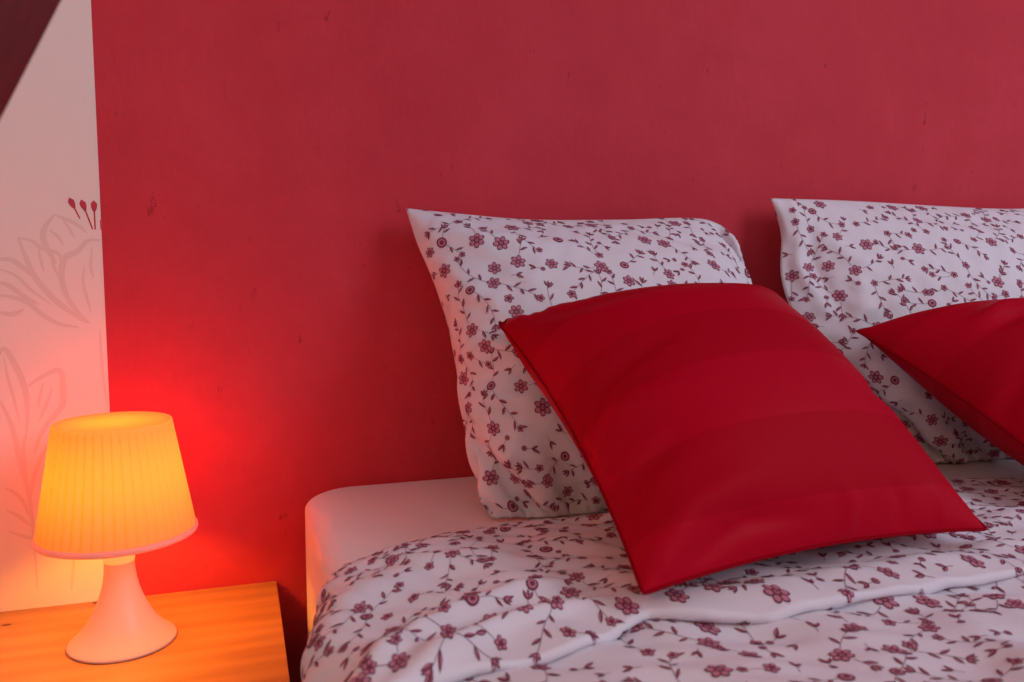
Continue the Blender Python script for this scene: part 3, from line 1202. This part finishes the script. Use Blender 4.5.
P1 = dict(
    left=[(0.306, -0.262, 0.648), (0.290, -0.246, 0.678), (0.298, -0.226, 0.712), (0.286, -0.209, 0.747), (0.292, -0.194, 0.777), (0.281, -0.181, 0.800), (0.287, -0.159, 0.842),
          (0.282, -0.140, 0.881), (0.279, -0.121, 0.917), (0.263, -0.098, 0.962), (0.250, -0.072, 1.003), (0.240, -0.045, 1.054)],
    top=[(0.240, -0.045, 1.054), (0.303, -0.048, 1.049), (0.427, -0.052, 1.041), (0.577, -0.052, 1.043), (0.701, -0.050, 1.048), (0.752, -0.055, 1.040), (0.780, -0.073, 1.010)],
    right=[(0.750, -0.262, 0.650), (0.765, -0.200, 0.741), (0.778, -0.140, 0.870), (0.784, -0.100, 0.950), (0.780, -0.073, 1.010)],
    bottom=[(0.306, -0.262, 0.648), (0.40, -0.268, 0.642), (0.53, -0.270, 0.640), (0.65, -0.268, 0.642), (0.750, -0.262, 0.650)])
dt = wavefield(31, 12, 0.03, 0.10)
X, Wd, Hd, sf = case(**P1, n=76, m=84, slack=0.998, pfront=0.00007, pback=0.00006, iters=260, collide=pillow_collide, seed=3, out_dir=OUT, jitter=0.006, hold=0.3)
pw1, rim1, PG1 = finish_case('pillow', X, Wd, Hd, sf, PRINT_MATS, printed=41, detail=lambda u, v_: 0.0010 * dt(u, v_) + cr1(u, v_))
tag(pw1, 'white floral pillow standing nearest the lamp, behind the larger red cushion', 'pillow', 'floral pillows against the red wall')

P2 = dict(
    left=[(1.000, -0.190, 0.660), (0.943, -0.157, 0.753), (0.892, -0.132, 0.833), (0.858, -0.112, 0.895), (0.848, -0.092, 0.955), (0.866, -0.068, 1.030), (0.859, -0.045, 1.082)],
    top=[(0.859, -0.045, 1.082), (1.014, -0.048, 1.082), (1.231, -0.048, 1.076), (1.385, -0.048, 1.074), (1.50, -0.045, 1.082)],
    right=[(1.46, -0.196, 0.648), (1.50, -0.150, 0.80), (1.49, -0.09, 0.95), (1.50, -0.045, 1.082)],
    bottom=[(1.000, -0.190, 0.660), (1.10, -0.197, 0.646), (1.227, -0.199, 0.642), (1.35, -0.199, 0.642), (1.46, -0.196, 0.648)])
X, Wd, Hd, sf = case(**P2, n=76, m=84, slack=0.998, pfront=0.00007, pback=0.00006, iters=260, collide=pillow_collide, seed=8, out_dir=OUT, jitter=0.006, hold=0.3)
dt2 = wavefield(32, 12, 0.03, 0.10)
pw2, rim2, PG2 = finish_case('pillow', X, Wd, Hd, sf, PRINT_MATS, printed=51, detail=lambda u, v_: 0.0010 * dt2(u, v_) + cr2(u, v_))
tag(pw2, 'white floral pillow on the right, behind the cushion cut by the frame', 'pillow', 'floral pillows against the red wall')

# front surface of both pillows as y(x, z)
PY = np.full((60, 181), -0.0)
for G in (PG1, PG2):
    i_ = np.clip(np.round((G[..., 2] - 0.60) / 0.01).astype(int), 0, 59)
    j_ = np.clip(np.round(G[..., 0] / 0.01).astype(int), 0, 180)
    np.minimum.at(PY, (i_.ravel(), j_.ravel()), G[..., 1].ravel())


def cushion_collide(X):
    z = look(HZ, 0.0, -1.2, 0.01, X[..., 0], X[..., 1]) + 0.005
    X[..., 2] = np.maximum(X[..., 2], z)
    yl = look(PY, 0.0, 0.60, 0.01, X[..., 0], X[..., 2]) - 0.006
    # push half out each pass, keeps it calm
    d = np.maximum(X[..., 1] - yl, 0) * (X[..., 1] < 0.0)
    X[..., 1] -= d * 0.8
    return X


def cushion(name, BL, BR, TL, TR, seed, label):
    def ed(a, b, pull, bow=0.0):
        a, b = np.array(a), np.array(b)
        mid = (np.array(BL) + np.array(BR) + np.array(TL) + np.array(TR)) / 4
        nrm = np.cross(np.array(BR) - np.array(BL), np.array(TL) - np.array(BL))
        nrm /= np.linalg.norm(nrm)
        out = []
        for t in np.linspace(0, 1, 7):
            p_ = a + (b - a) * t
            k = 1 - (2 * t - 1) ** 2
            out.append(p_ + (mid - p_) * k * pull + nrm * k * bow)
        return out
    X, Wd, Hd, sf = case(ed(BL, TL, 0.07), ed(TL, TR, 0.006, 0.018), ed(BR, TR, 0.02), ed(BL, BR, 0.06, 0.0), n=64, m=64, slack=1.0,
                         pfront=0.00012, pback=0.00007, iters=260, collide=cushion_collide, seed=seed, out_dir=(0, -0.5, 0.86), hold=0.12, bend=0.25, jitter=0.004)
    ob, rim, G = finish_case(name, X, Wd, Hd, sf, [M_satin], detail=crc if seed == 5 else crd)
    tag(ob, label, 'cushion', 'red striped cushions leaning on the pillows')
    pip = tube('piping', rim, 0.0016, M_piping, None, seg=8, closed=True)
    pip.parent = ob
    pip['label'] = 'darker red seam piping'
    return ob


cushion('cushion', (0.328, -0.643, 0.692), (0.758, -0.597, 0.692), (0.3195, -0.250, 0.900), (0.718, -0.230, 0.9325), 5,
        'large red satin striped cushion in the middle, leaning on the nearer pillow')
cushion('cushion', (0.950, -0.580, 0.690), (1.40, -0.560, 0.690), (0.885, -0.235, 0.8725), (1.33, -0.22, 0.905), 15,
        'red satin cushion cut off by the right edge of the photo')
